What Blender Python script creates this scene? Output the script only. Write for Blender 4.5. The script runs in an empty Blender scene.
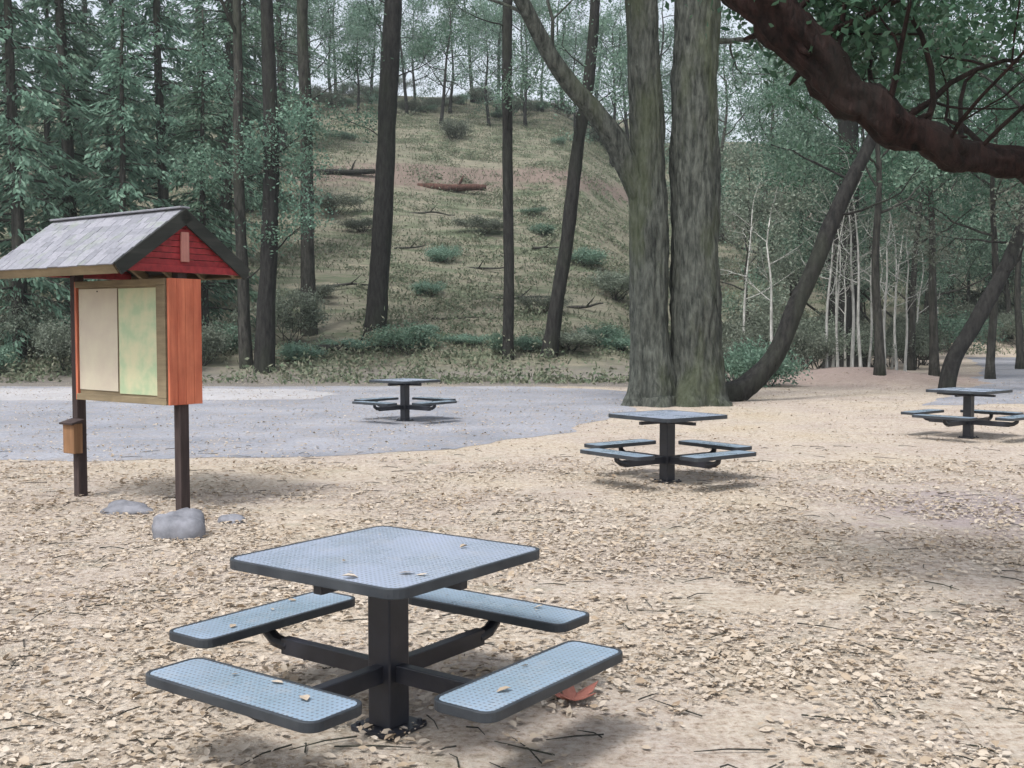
import bpy, math, random
import numpy as np
from mathutils import Vector, Matrix, noise

random.seed(7)
RNG = np.random.default_rng(11)
scene = bpy.context.scene
COL = scene.collection

# ------------------------------------------------------------------ camera
F, H = 1100.0, 1.70
K = F / 870.0                        # how much deeper the place is than a first survey made it
PITCH = math.atan(56 / F)
cd = bpy.data.cameras.new('camera'); cam = bpy.data.objects.new('camera', cd); COL.objects.link(cam)
cd.sensor_width = 36; cd.lens = 36 * F / 1024; cd.clip_end = 3000; cd.clip_start = 0.05
cam.location = (0, 0, H); cam.rotation_euler = (math.pi / 2 - PITCH, 0, 0)
scene.camera = cam

def ray(u, v):
    a, b = (u - 512) / F, (384 - v) / F
    return Vector((a, math.cos(PITCH) + b * math.sin(PITCH), -math.sin(PITCH) + b * math.cos(PITCH)))
def at(u, v, y):                      # the place at distance y seen at pixel u, v
    r = ray(u, v); return Vector((0, 0, H)) + r * (y / r.y)
def ground(u, v, z=0.0):
    r = ray(u, v); return Vector((0, 0, H)) + r * ((z - H) / r.z)

# ------------------------------------------------------------------ terrain
def sstep(a, b, x):
    t = min(1, max(0, (x - a) / (b - a))); return t * t * (3 - 2 * t)
def hill(x, y):
    y = y / K
    y0 = 27 + 1.2 * math.sin(x * .13 + 1) + 9 * sstep(3, 11, x) + 16 * sstep(14.5, 20, x)
    t = y - y0
    z = 0.0
    if t > 0:
        z = .41 * (math.sqrt(t * t + 16) - 4)
        k = sstep(0, 8, t)
        z += k * (.45 * noise.noise(Vector((x * .09, y * .12, 1.3))) + .18 * noise.noise(Vector((x * .2, y * .5, 4.3))))
        z += .55 * (math.tanh((z - 11.6) / .5) + 1) * k - .5 * k * sstep(2, 10, z)
        if z > 22: z = 22 + 9 * math.tanh((z - 22) / 9)
    m = math.hypot((x - 11.5) / 3.6, (y - 29) / 4.5)          # low bank of earth on the right
    if m < 1: z += .4 * (1 - m * m) ** 2
    return max(z, 0.0)
def on_hill(u, v):
    r = ray(u, v); d = 10.0
    while d < 200:
        p = Vector((0, 0, H)) + r * (d / r.y)
        if p.z <= hill(p.x, p.y): return Vector((p.x, p.y, hill(p.x, p.y)))
        d += .15
    p = Vector((0, 0, H)) + r * (90 / r.y); return Vector((p.x, p.y, hill(p.x, p.y)))
def foot(x, y): return Vector((x, y, hill(x, y)))

# ------------------------------------------------------------------ materials
def mat(name, build, rough=.8, spec=.3):
    m = bpy.data.materials.new(name); m.use_nodes = True
    nt = m.node_tree; b = nt.nodes['Principled BSDF']
    b.inputs['Roughness'].default_value = rough
    b.inputs['Specular IOR Level'].default_value = spec
    build(nt, b); return m
def N(nt, t, **kw):
    n = nt.nodes.new(t)
    for k, v in kw.items():
        if k in n.inputs: n.inputs[k].default_value = v
        else: setattr(n, k, v)
    return n
def coords(nt, kind='Object', scale=(1, 1, 1)):
    tc = N(nt, 'ShaderNodeTexCoord'); mp = N(nt, 'ShaderNodeMapping')
    mp.inputs['Scale'].default_value = scale
    nt.links.new(tc.outputs[kind], mp.inputs['Vector']); return mp.outputs[0]
def world_pos(nt, scale=(1, 1, 1)):
    g = N(nt, 'ShaderNodeNewGeometry'); mp = N(nt, 'ShaderNodeMapping')
    mp.inputs['Scale'].default_value = scale
    nt.links.new(g.outputs['Position'], mp.inputs['Vector']); return mp.outputs[0]
def noise_n(nt, vec, scale, detail=4, rough=.6):
    n = N(nt, 'ShaderNodeTexNoise', Scale=scale, Detail=detail, Roughness=rough)
    nt.links.new(vec, n.inputs['Vector']); return n.outputs['Fac']
def ramp(nt, fac, stops):
    r = N(nt, 'ShaderNodeValToRGB'); e = r.color_ramp.elements
    while len(e) > 1: e.remove(e[-1])
    e[0].position, e[0].color = stops[0][0], (*stops[0][1], 1)
    for p, c in stops[1:]:
        q = e.new(p); q.color = (*c, 1)
    nt.links.new(fac, r.inputs[0]); return r.outputs[0]
def mix(nt, fac, a, b, mode='MIX'):
    m = N(nt, 'ShaderNodeMix', data_type='RGBA', blend_type=mode)
    if isinstance(fac, float): m.inputs[0].default_value = fac
    else: nt.links.new(fac, m.inputs[0])
    for s, v in ((m.inputs[6], a), (m.inputs[7], b)):
        if isinstance(v, tuple): s.default_value = (*v, 1)
        else: nt.links.new(v, s)
    return m.outputs[2]
def mrange(nt, v, a, b, lo=0., hi=1.):
    m = N(nt, 'ShaderNodeMapRange'); m.inputs[1].default_value = a; m.inputs[2].default_value = b
    m.inputs[3].default_value = lo; m.inputs[4].default_value = hi
    nt.links.new(v, m.inputs[0]); return m.outputs[0]
def math_n(nt, op, a, b):
    m = N(nt, 'ShaderNodeMath', operation=op)
    for i, v in enumerate((a, b)):
        if isinstance(v, (int, float)): m.inputs[i].default_value = v
        else: nt.links.new(v, m.inputs[i])
    return m.outputs[0]
def bump(nt, b, h, strength=.4, dist=.02):
    n = N(nt, 'ShaderNodeBump'); n.inputs['Strength'].default_value = strength; n.inputs['Distance'].default_value = dist
    nt.links.new(h, n.inputs['Height']); nt.links.new(n.outputs[0], b.inputs['Normal'])

def b_ground(nt, b):
    P = world_pos(nt)
    sx = N(nt, 'ShaderNodeSeparateXYZ'); nt.links.new(P, sx.inputs[0]); z = sx.outputs['Z']
    big = noise_n(nt, P, .35, 5, .6); mid = noise_n(nt, P, 2.2, 6, .7); fine = noise_n(nt, P, 22, 6, .75)
    base = ramp(nt, mid, [(.25, (.27, .225, .18)), (.42, (.41, .36, .305)), (.58, (.495, .445, .385)), (.75, (.55, .505, .45))])
    pat = ramp(nt, big, [(.3, (.46, .395, .285)), (.45, (.49, .44, .38)), (.56, (.42, .375, .35)), (.7, (.33, .275, .235))])
    c = mix(nt, .5, base, pat)
    spk = ramp(nt, fine, [(.33, (.36, .28, .22)), (.47, (.9, .87, .84)), (.56, (1, 1, 1)), (.7, (1.22, 1.18, 1.1))])
    med = noise_n(nt, P, 7.5, 6, .8)
    c = mix(nt, .85, c, ramp(nt, med, [(.34, (.66, .60, .54)), (.46, (.92, .90, .87)), (.55, (1.02, 1.02, 1.02)), (.68, (1.12, 1.1, 1.08))]), 'MULTIPLY')
    c = mix(nt, .9, c, spk, 'MULTIPLY')
    # grey patch mixed into the ground colour, right of the tables
    vm = N(nt, 'ShaderNodeVectorMath', operation='DISTANCE'); vm.inputs[1].default_value = (4.6, 10.2, 0)
    sc = N(nt, 'ShaderNodeVectorMath', operation='MULTIPLY'); sc.inputs[1].default_value = (1, 1, 0)
    nt.links.new(P, sc.inputs[0]); nt.links.new(sc.outputs[0], vm.inputs[0])
    pd = math_n(nt, 'ADD', vm.outputs['Value'], math_n(nt, 'MULTIPLY', math_n(nt, 'SUBTRACT', mid, .5), 3.0))
    c = mix(nt, mrange(nt, pd, 1.9, .6, 0, .65), c, (.27, .235, .25))
    vm3 = N(nt, 'ShaderNodeVectorMath', operation='DISTANCE'); vm3.inputs[1].default_value = (11.0, 29.5 * K, 0); nt.links.new(sc.outputs[0], vm3.inputs[0])
    pd3 = math_n(nt, 'ADD', vm3.outputs['Value'], math_n(nt, 'MULTIPLY', math_n(nt, 'SUBTRACT', mid, .5), 4.0))
    c = mix(nt, mrange(nt, pd3, 7.5, 4.0, 0, .8), c, mix(nt, med, (.19, .145, .13), (.33, .26, .24)))
    # hillside: litter and thin dry grass, mossy in places
    hp = world_pos(nt, (.25, .6, .9))
    hn = noise_n(nt, hp, 1.0, 6, .65); hn2 = noise_n(nt, world_pos(nt, (.7, 2.5, 3.5)), 1.0, 5, .7)
    hc = ramp(nt, hn, [(.3, (.075, .095, .06)), (.42, (.115, .13, .088)), (.52, (.185, .172, .135)), (.62, (.15, .152, .112)), (.74, (.105, .132, .082))])
    hc = mix(nt, .8, hc, ramp(nt, hn2, [(.3, (.5, .5, .48)), (.5, (.95, .95, .93)), (.7, (1.4, 1.35, 1.3))]), 'MULTIPLY')
    zz = math_n(nt, 'ADD', z, math_n(nt, 'MULTIPLY', math_n(nt, 'SUBTRACT', hn, .5), 3.2))
    up = mrange(nt, zz, 11.0, 11.5); dn = mrange(nt, zz, 13.3, 12.7)
    hc = mix(nt, math_n(nt, 'MULTIPLY', math_n(nt, 'MULTIPLY', up, dn), .85), hc, mix(nt, hn2, (.115, .085, .072), (.23, .18, .16)))
    zl = math_n(nt, 'ADD', z, math_n(nt, 'MULTIPLY', math_n(nt, 'SUBTRACT', mid, .5), 1.2))
    vm2 = mrange(nt, math_n(nt, 'ADD', sx.outputs['X'], math_n(nt, 'MULTIPLY', math_n(nt, 'SUBTRACT', big, .5), 6.)), 5.5, 8.5)
    lo = mix(nt, vm2, (.0, .0, .0), (1., 1., 1.))
    thr = math_n(nt, 'SUBTRACT', zl, math_n(nt, 'MULTIPLY', vm2, .75))
    slope_foot = math_n(nt, 'ADD', sx.outputs['Y'], math_n(nt, 'MULTIPLY', math_n(nt, 'SUBTRACT', big, .5), 7.0))  # darker grey-brown ground along the foot of the slope, left of the bank
    slope_foot = math_n(nt, 'MULTIPLY', mrange(nt, slope_foot, 24.2 * K, 25.6 * K), math_n(nt, 'SUBTRACT', 1.0, vm2))
    c = mix(nt, math_n(nt, 'MULTIPLY', slope_foot, .85), c, mix(nt, mid, (.07, .068, .066), (.20, .19, .175)))
    c = mix(nt, mrange(nt, thr, .02, .5), c, hc)
    nt.links.new(c, b.inputs['Base Color'])
    hsum = math_n(nt, 'ADD', math_n(nt, 'MULTIPLY', fine, .5), mid)
    bump(nt, b, hsum, .8, .05)
M = {}
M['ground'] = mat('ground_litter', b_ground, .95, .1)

def b_gravel(lo, hi, amt):
    def f(nt, b):
        P = world_pos(nt)
        n1 = noise_n(nt, P, .5, 5, .6); n2 = noise_n(nt, P, 14, 6, .8)
        vo = N(nt, 'ShaderNodeTexVoronoi', Scale=38.0); nt.links.new(P, vo.inputs['Vector'])
        c = ramp(nt, n1, [(.3, lo), (.7, hi)])
        c = mix(nt, amt, c, ramp(nt, n2, [(.3, (.5, .48, .46)), (.5, (1, 1, 1)), (.7, (1.3, 1.3, 1.3))]), 'MULTIPLY')
        sp = noise_n(nt, P, 3.0, 5, .7)
        c = mix(nt, mrange(nt, sp, .5, .66, 0, .6), c, (.29, .25, .215))
        nt.links.new(c, b.inputs['Base Color'])
        bump(nt, b, math_n(nt, 'ADD', vo.outputs['Distance'], n2), .5, .02)
    return f
M['gravel'] = mat('grey_gravel', b_gravel((.20, .212, .242), (.31, .318, .352), .9), .9, .15)
M['road'] = mat('worn_pale_asphalt', b_gravel((.33, .33, .345), (.41, .405, .42), .5), .85, .2)

def b_leaf(cols, transl=.3):
    def f(nt, b):
        g = N(nt, 'ShaderNodeNewGeometry')
        P = coords(nt, 'Object')
        n = noise_n(nt, P, .8, 3, .6)
        v = math_n(nt, 'ADD', math_n(nt, 'MULTIPLY', g.outputs['Random Per Island'], .55), math_n(nt, 'MULTIPLY', n, .5))
        c = ramp(nt, v, [(.1 + .8 * i / (len(cols) - 1), x) for i, x in enumerate(cols)])
        oi = N(nt, 'ShaderNodeObjectInfo')
        hs = N(nt, 'ShaderNodeHueSaturation')
        nt.links.new(mrange(nt, oi.outputs['Random'], 0, 1, .72, 1.3), hs.inputs['Value'])
        nt.links.new(mrange(nt, oi.outputs['Random'], 0, 1, .485, .515), hs.inputs['Hue'])
        nt.links.new(c, hs.inputs['Color'])
        nt.links.new(hs.outputs[0], b.inputs['Base Color'])
        tr = N(nt, 'ShaderNodeBsdfTranslucent'); nt.links.new(hs.outputs[0], tr.inputs['Color'])
        mx = N(nt, 'ShaderNodeMixShader'); mx.inputs[0].default_value = transl
        out = nt.nodes['Material Output']
        nt.links.new(b.outputs[0], mx.inputs[1]); nt.links.new(tr.outputs[0], mx.inputs[2]); nt.links.new(mx.outputs[0], out.inputs['Surface'])
    return f
M['needles'] = mat('evergreen_needles', b_leaf([(.045, .088, .062), (.085, .158, .11), (.12, .205, .145), (.17, .26, .19)]), .6, .3)
M['leaves'] = mat('dull_green_leaves', b_leaf([(.06, .11, .078), (.105, .185, .13), (.15, .24, .175), (.23, .32, .245)], .35), .5, .4)
M['scrub'] = mat('grey_green_leaves', b_leaf([(.07, .085, .065), (.12, .145, .11), (.165, .195, .15), (.24, .27, .22)], .3), .6, .3)
M['oakleaf'] = mat('oak_leaves', b_leaf([(.03, .07, .045), (.055, .13, .08), (.08, .18, .115), (.11, .22, .15)], .35), .5, .4)
M['drygrass'] = mat('dry_hill_grass', b_leaf([(.07, .08, .055), (.11, .125, .085), (.16, .155, .12), (.10, .13, .085)], .2), .8, .1)
M['under'] = mat('olive_undergrowth', b_leaf([(.06, .085, .05), (.10, .135, .085), (.15, .175, .115), (.195, .19, .14), (.14, .175, .12)], .25), .7, .2)
M['litter'] = mat('dead_leaves', b_leaf([(.20, .135, .085), (.36, .29, .21), (.44, .375, .295), (.49, .43, .355), (.54, .49, .42)], .1), .75, .2)

def b_bark(dark, light, moss=None, mossamt=.5, vs=3.0, dist=.05):
    def f(nt, b):
        P = coords(nt, 'Object', (vs, vs, vs * .22))
        n = noise_n(nt, P, 2.2, 6, .65); q = noise_n(nt, coords(nt, 'Object', (9, 9, 3)), 2.0, 5, .7)
        c = ramp(nt, n, [(.33, dark), (.62, light)])
        c = mix(nt, .5, c, ramp(nt, q, [(.3, (.5, .5, .5)), (.7, (1.4, 1.4, 1.4))]), 'MULTIPLY')
        if moss:
            m = noise_n(nt, coords(nt, 'Object', (1, 1, .35)), .9, 5, .6)
            c = mix(nt, mrange(nt, m, .5, .62, 0, mossamt), c, moss)
        nt.links.new(c, b.inputs['Base Color'])
        bump(nt, b, math_n(nt, 'ADD', n, math_n(nt, 'MULTIPLY', q, .4)), .9, dist)
    return f
M['bark_dark'] = mat('dark_bark', b_bark((.011, .011, .011), (.036, .035, .033), (.035, .042, .028), .35, 5.), .9, .15)
M['bark_mid'] = mat('grey_brown_bark', b_bark((.018, .018, .017), (.07, .068, .06), (.045, .055, .035), .5, 5.), .9, .15)
M['bark_big'] = mat('mossy_grey_bark', b_bark((.022, .025, .023), (.115, .124, .108), (.068, .082, .042), .55, 5., .12), .95, .1)
M['bark_red'] = mat('red_brown_bark', b_bark((.004, .0032, .0032), (.032, .017, .015), (.045, .042, .038), .35, 9), .85, .2)
M['bark_pale'] = mat('pale_sapling_bark', b_bark((.24, .24, .22), (.50, .50, .47), None, 0, 5, .01), .8, .2)
M['log'] = mat('rotting_red_log', b_bark((.04, .022, .018), (.11, .06, .048), None, 0, 4), .95, .1)

def b_coat(base, dark, rr):
    def f(nt, b):
        P = coords(nt, 'Object')
        n = noise_n(nt, P, 3.5, 5, .65); q = noise_n(nt, P, 30, 4, .7)
        vo = N(nt, 'ShaderNodeTexVoronoi', Scale=42.0); vo.inputs['Randomness'].default_value = 0.0
        nt.links.new(coords(nt, 'Object', (1, 1, .001)), vo.inputs['Vector'])
        c = ramp(nt, n, [(.3, dark), (.65, base)])
        c = mix(nt, mrange(nt, noise_n(nt, P, 9, 6, .75), .52, .75, 0, .4), c, (.36, .345, .32))
        hole = mrange(nt, vo.outputs['Distance'], .17, .25)
        c = mix(nt, hole, (.14, .155, .18), c)
        nt.links.new(c, b.inputs['Base Color'])
        nt.links.new(mrange(nt, n, .3, .7, rr, rr + .2), b.inputs['Roughness'])
        bump(nt, b, hole, .35, .006)
    return f
M['coat'] = mat('blue_grey_coated_steel', b_coat((.30, .345, .445), (.25, .305, .375), .2), .3, .6)
M['coat_seat'] = mat('blue_coated_seat_steel', b_coat((.24, .32, .415), (.195, .27, .335), .22), .3, .6)
def b_plain(c0, c1, sc=6., bs=.2):
    def f(nt, b):
        P = coords(nt, 'Object'); n = noise_n(nt, P, sc, 5, .65)
        nt.links.new(ramp(nt, n, [(.3, c0), (.7, c1)]), b.inputs['Base Color']); bump(nt, b, n, bs, .01)
    return f
M['steel_black'] = mat('black_painted_steel', b_plain((.010, .011, .016), (.022, .024, .034)), .4, .5)
M['rim'] = mat('dark_rim_steel', b_plain((.02, .025, .032), (.045, .052, .06)), .45, .4)
M['stone'] = mat('grey_stone', b_plain((.11, .115, .13), (.25, .255, .285), 7, .9), .9, .2)
def b_wood(c0, c1, axis=(1, 1, .08)):
    def f(nt, b):
        n = noise_n(nt, coords(nt, 'Object', axis), 16, 6, .65); m = noise_n(nt, coords(nt, 'Object'), 2.5, 4, .6)
        c = ramp(nt, n, [(.3, c0), (.7, c1)])
        c = mix(nt, .45, c, ramp(nt, m, [(.3, (.55, .55, .55)), (.7, (1.3, 1.3, 1.3))]), 'MULTIPLY')
        nt.links.new(c, b.inputs['Base Color']); bump(nt, b, n, .4, .006)
    return f
M['post'] = mat('dark_stained_post', b_wood((.03, .022, .022), (.075, .055, .052)), .8, .2)
M['cedar'] = mat('orange_stained_cedar', b_wood((.36, .085, .045), (.58, .185, .10)), .65, .3)
M['redwood'] = mat('red_painted_boards', b_wood((.17, .012, .018), (.34, .035, .04), (.08, 1, 1)), .6, .3)
M['trim'] = mat('weathered_trim', b_wood((.16, .125, .08), (.27, .22, .14), (.1, .1, 1)), .8, .2)
M['trim_dark'] = mat('dark_bargeboard', b_wood((.02, .024, .022), (.05, .052, .048), (.1, .1, 1)), .8, .2)
M['pinktrim'] = mat('faded_pink_strip', b_wood((.35, .15, .13), (.5, .24, .2)), .7, .2)
M['box'] = mat('brown_leaflet_box', b_wood((.15, .08, .04), (.27, .15, .08)), .7, .2)
def b_shingle(nt, b):
    P = coords(nt, 'Object')
    oi = N(nt, 'ShaderNodeNewGeometry')
    c = ramp(nt, oi.outputs['Random Per Island'], [(0, (.185, .19, .215)), (.5, (.225, .23, .26)), (1, (.26, .262, .295))])
    n = noise_n(nt, P, 4, 5, .7)
    c = mix(nt, mrange(nt, n, .52, .68, 0, .55), c, (.20, .24, .18))
    c = mix(nt, .5, c, ramp(nt, noise_n(nt, P, 30, 4, .7), [(.3, (.6, .6, .6)), (.7, (1.25, 1.25, 1.25))]), 'MULTIPLY')
    nt.links.new(c, b.inputs['Base Color'])
M['shingle'] = mat('weathered_shingles', b_shingle, .85, .2)
def b_paper(stops, sc):
    def f(nt, b):
        n = noise_n(nt, coords(nt, 'Object'), sc, 3, .55)
        nt.links.new(ramp(nt, n, stops), b.inputs['Base Color'])
    return f
M['paper_pink'] = mat('faded_notice_sheet', b_paper([(.3, (.46, .40, .33)), (.7, (.53, .49, .38))], 4), .6, .3)
M['paper_green'] = mat('green_trail_map', b_paper([(.38, (.36, .46, .29)), (.5, (.46, .50, .32)), (.62, (.53, .52, .34))], 5), .5, .4)
M['paper_yellow'] = mat('yellowed_sheet', b_paper([(.3, (.46, .42, .32)), (.7, (.54, .50, .40))], 5), .6, .3)
M['redleaf'] = mat('red_dead_leaf', b_plain((.20, .075, .06), (.30, .13, .10), 20, .3), .7, .2)

# ------------------------------------------------------------------ helpers
class MB:
    def __init__(s): s.v, s.f = [], []
    def add(s, vs, fs):
        o = len(s.v); s.v += [tuple(p) for p in vs]; s.f += [tuple(i + o for i in f) for f in fs]
    def box(s, c, d, rot=None):
        c = Vector(c); vs = []
        for z in (-1, 1):
            for x, y in ((-1, -1), (1, -1), (1, 1), (-1, 1)):
                p = Vector((x * d[0] / 2, y * d[1] / 2, z * d[2] / 2))
                vs.append(c + (rot @ p if rot else p))
        s.add(vs, [(3, 2, 1, 0), (4, 5, 6, 7), (0, 1, 5, 4), (1, 2, 6, 5), (2, 3, 7, 6), (3, 0, 4, 7)])
    def prism(s, poly, z0, z1):
        n = len(poly)
        s.add([(x, y, z0) for x, y in poly] + [(x, y, z1) for x, y in poly],
              [tuple(range(n - 1, -1, -1)), tuple(range(n, 2 * n))] + [(i, (i + 1) % n, n + (i + 1) % n, n + i) for i in range(n)])
    def tube(s, pts, rad, n=8, rough=0., seed=0., ridges=0, cap=True):
        pts = [Vector(p) for p in pts]; T = []
        for i in range(len(pts)):
            T.append((pts[min(i + 1, len(pts) - 1)] - pts[max(i - 1, 0)]).normalized())
        up = Vector((1, 0, 0)) if abs(T[0].x) < .8 else Vector((0, 1, 0))
        u = (up - T[0] * up.dot(T[0])).normalized(); vs = []
        for i, p in enumerate(pts):
            u = (u - T[i] * u.dot(T[i])).normalized(); w = T[i].cross(u)
            for k in range(n):
                a = 2 * math.pi * k / n; r = rad[i]
                d = u * math.cos(a) + w * math.sin(a)
                if rough:
                    q = d * 1.7 + Vector((seed, seed * .7, (p - pts[0]).length * .9))
                    r *= 1 + rough * noise.noise(q) + (rough * .5 * noise.noise(q * 3.1) if n > 10 else 0)
                if ridges:
                    f1 = noise.noise(Vector((d.x * ridges * .42, d.y * ridges * .42, p.z * .55 + seed)))
                    f2 = noise.noise(Vector((d.x * ridges * .9, d.y * ridges * .9, p.z * 1.5 + seed)))
                    r *= 1 - .13 * max(0, .42 - abs(f1)) - .07 * max(0, .4 - abs(f2)) + .03 * f2
                    fl = max(0., 1.1 - p.z) / 1.1
                    r *= 1 + .30 * fl * fl * (.5 + .5 * math.sin(a * 5 + seed))
                vs.append(p + d * r)
        fs = [(i * n + k, i * n + (k + 1) % n, (i + 1) * n + (k + 1) % n, (i + 1) * n + k) for i in range(len(pts) - 1) for k in range(n)]
        if cap: fs += [tuple(range(n - 1, -1, -1)), tuple((len(pts) - 1) * n + k for k in range(n))]
        s.add(vs, fs)
    def build(s, name, m, parent=None, smooth=False, bevel=0):
        me = bpy.data.meshes.new(name); me.from_pydata(s.v, [], s.f); me.update()
        me.materials.append(m)
        if smooth: me.polygons.foreach_set('use_smooth', [True] * len(me.polygons))
        o = bpy.data.objects.new(name, me); COL.objects.link(o)
        if parent: o.parent = parent
        if bevel:
            b = o.modifiers.new('bevel', 'BEVEL'); b.width = bevel; b.segments = 2; b.limit_method = 'ANGLE'
        return o
def leaf_obj(name, C, D, L, W, m, parent=None, flat=None):
    """many small pointed leaf faces: centres C, directions D"""
    C = np.asarray(C, float); n = len(C); D = np.asarray(D, float)
    D = D / (np.linalg.norm(D, axis=1, keepdims=True) + 1e-9)
    R = RNG.normal(size=(n, 3))
    if flat is not None: R = R * (1 - flat) + np.cross(D, np.array([0, 0, 1.0])) * flat * 2
    S = R - D * (R * D).sum(1, keepdims=True); S /= np.linalg.norm(S, axis=1, keepdims=True) + 1e-9
    L = (L * RNG.uniform(.6, 1.3, n))[:, None]; W = (W * RNG.uniform(.6, 1.3, n))[:, None]
    Nn = np.cross(D, S)
    v = np.empty((n, 4, 3)); v[:, 0] = C - D * L / 2; v[:, 1] = C + S * W / 2 + Nn * W * .15; v[:, 2] = C + D * L / 2; v[:, 3] = C - S * W / 2 + Nn * W * .15
    me = bpy.data.meshes.new(name)
    me.vertices.add(4 * n); me.vertices.foreach_set('co', v.ravel())
    me.loops.add(4 * n); me.loops.foreach_set('vertex_index', np.arange(4 * n, dtype=np.int32))
    me.polygons.add(n); me.polygons.foreach_set('loop_start', np.arange(0, 4 * n, 4, dtype=np.int32))
    me.update(calc_edges=True); me.materials.append(m)
    o = bpy.data.objects.new(name, me); COL.objects.link(o)
    if parent: o.parent = parent
    return o
def tag(o, label=None, cat=None, group=None, kind=None):
    for k, v in (('label', label), ('category', cat), ('group', group), ('kind', kind)):
        if v: o[k] = v
    return o
def empty(name, loc=(0, 0, 0), rz=0):
    o = bpy.data.objects.new(name, None); COL.objects.link(o); o.empty_display_size = .2
    o.location = loc; o.rotation_euler.z = rz; return o
def kids(o): return [c for c in COL.objects if c.parent == o]
def copy_tree(o, parent=None):
    c = o.copy(); COL.objects.link(c)
    if parent: c.parent = parent
    for ch in kids(o): copy_tree(ch, c)
    return c

# ------------------------------------------------------------------ ground, gravel, road
def ax(a, b, s0, grow, lim):
    pos = [0.0]; s = s0
    return pos
xs = sorted(set([round(v, 3) for v in np.concatenate([np.arange(-60, 60.1, 1.0), np.linspace(-700, -64, 26), np.linspace(64, 700, 26)])]))
ys = sorted(set([round(v, 3) for v in np.concatenate([np.linspace(-400, -8, 24), np.arange(-5, 24, 1.), np.arange(24, 128, .6), np.linspace(130, 900, 30)])]))
gv = [(x, y, hill(x, y)) for y in ys for x in xs]; nx = len(xs)
gf = [(j * nx + i, j * nx + i + 1, (j + 1) * nx + i + 1, (j + 1) * nx + i) for j in range(len(ys) - 1) for i in range(nx - 1)]
mb = MB(); mb.v, mb.f = gv, gf
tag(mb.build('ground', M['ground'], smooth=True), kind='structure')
def sheet(name, poly, z, m):
    pts = []
    for i in range(len(poly)):
        a, b = Vector((*poly[i], 0)), Vector((*poly[(i + 1) % len(poly)], 0))
        n = max(1, int((b - a).length / .35))
        for k in range(n):
            p = a.lerp(b, k / n); q = noise.noise_vector(p * .8) * .45 + noise.noise_vector(p * 3) * .12
            pts.append((p.x + q.x, p.y + q.y, z))
    me = MB(); me.v = pts; me.f = [tuple(range(len(pts)))]
    return tag(me.build(name, m), kind='structure')
def gp(u, v): p = ground(u, v); return (p.x, p.y)
sheet('gravel', [(-30, 10.5 * K), gp(-80, 463), gp(120, 461), gp(300, 458), gp(430, 452), gp(540, 438), gp(640, 412), (3.2, 23 * K), (1, 25.3 * K), (-14, 25.2 * K), (-34, 25.4 * K)], .004, M['gravel'])
sheet('road', [(-40, 20.4 * K), (-20, 20.4 * K), (-9, 20.2 * K), (-5.2, 20.6 * K), (-4.2, 22.2 * K), (-6, 24.2 * K), (-20, 24.6 * K), (-40, 24.6 * K)], .008, M['road'])
sheet('gravel_track', [gp(925, 406), gp(1010, 404), (17, 19.5 * K), (30, 21 * K), (44, 50 * K), (26.5, 50.5 * K), (19.5, 36 * K), (13.2, 25 * K)], .004, M['gravel'])

# ------------------------------------------------------------------ picnic tables
def rrect(w, d, r, n=5):
    out = []
    for cx, cy, a0 in ((w / 2 - r, d / 2 - r, 0), (-w / 2 + r, d / 2 - r, 90), (-w / 2 + r, -d / 2 + r, 180), (w / 2 - r, -d / 2 + r, 270)):
        for k in range(n + 1):
            a = math.radians(a0 + 90 * k / n); out.append((cx + r * math.cos(a), cy + r * math.sin(a)))
    return out
def ring_mb(w, d, r, t, z0, z1):
    o, i = rrect(w, d, r), rrect(w - 2 * t, d - 2 * t, max(r - t, .004)); n = len(o); b = MB()
    b.add([(x, y, z0) for x, y in o] + [(x, y, z1) for x, y in o] + [(x, y, z0) for x, y in i] + [(x, y, z1) for x, y in i],
          [f for k in range(n) for q in [(k + 1) % n] for f in ((k, q, n + q, n + k), (n + k, n + q, 3 * n + q, 3 * n + k), (3 * n + k, 3 * n + q, 2 * n + q, 2 * n + k), (2 * n + k, 2 * n + q, q, k))])
    return b
def make_table():
    t = empty('picnic_table')
    TOP, S = .75, .96
    b = MB(); b.prism(rrect(S - .034, S - .034, .054), TOP - .030, TOP); top = b.build('tabletop', M['coat'], t)
    ring_mb(S, S, .07, .016, TOP - .040, TOP + .002).build('rim', M['rim'], top, bevel=.004)
    b = MB(); b.box((0, 0, .35), (.125, .125, .66)); b.build('post', M['steel_black'], t, bevel=.008)
    b = MB(); b.prism(rrect(.24, .24, .02), .005, .02)
    for x in (-1, 1):
        for y in (-1, 1): b.prism([(x * .092 + .011 * math.cos(a * math.pi / 3), y * .092 + .011 * math.sin(a * math.pi / 3)) for a in range(6)], .0195, .034)
    b.build('base_plate', M['steel_black'], t)
    b = MB()
    b.box((0, 0, TOP - .0565), (.30, .30, .010))
    for a in (0, math.pi / 2): b.box((0, 0, TOP - .078 - (.002 if a else 0)), (.82, .045, .034), Matrix.Rotation(a, 3, 'Z'))
    b.build('top_bracket', M['steel_black'], t, bevel=.003)
    SEAT = .378
    for k in range(4):
        R = Matrix.Rotation(k * math.pi / 2, 4, 'Z')
        b = MB(); b.prism(rrect(.246, .906, .044), SEAT - .028, SEAT); s = b.build('seat', M['coat_seat'], t)
        s.matrix_local = R @ Matrix.Translation((.755, 0, 0))
        ring_mb(.28, .94, .06, .016, SEAT - .038, SEAT + .002).build('rim', M['rim'], s, bevel=.004)
        b = MB()
        b.box((.35, 0, .25), (.58, .05, .075))
        b.tube([(.61, 0, .25), (.70, 0, .262), (.75, 0, .295), (.755, 0, .335)], [.032, .032, .03, .03], 8)
        b.box((.755, 0, .3395), (.20, .30, .012))
        a = b.build('support_arm', M['steel_black'], t, bevel=.004); a.matrix_local = R
    return t
proto = make_table()
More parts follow.
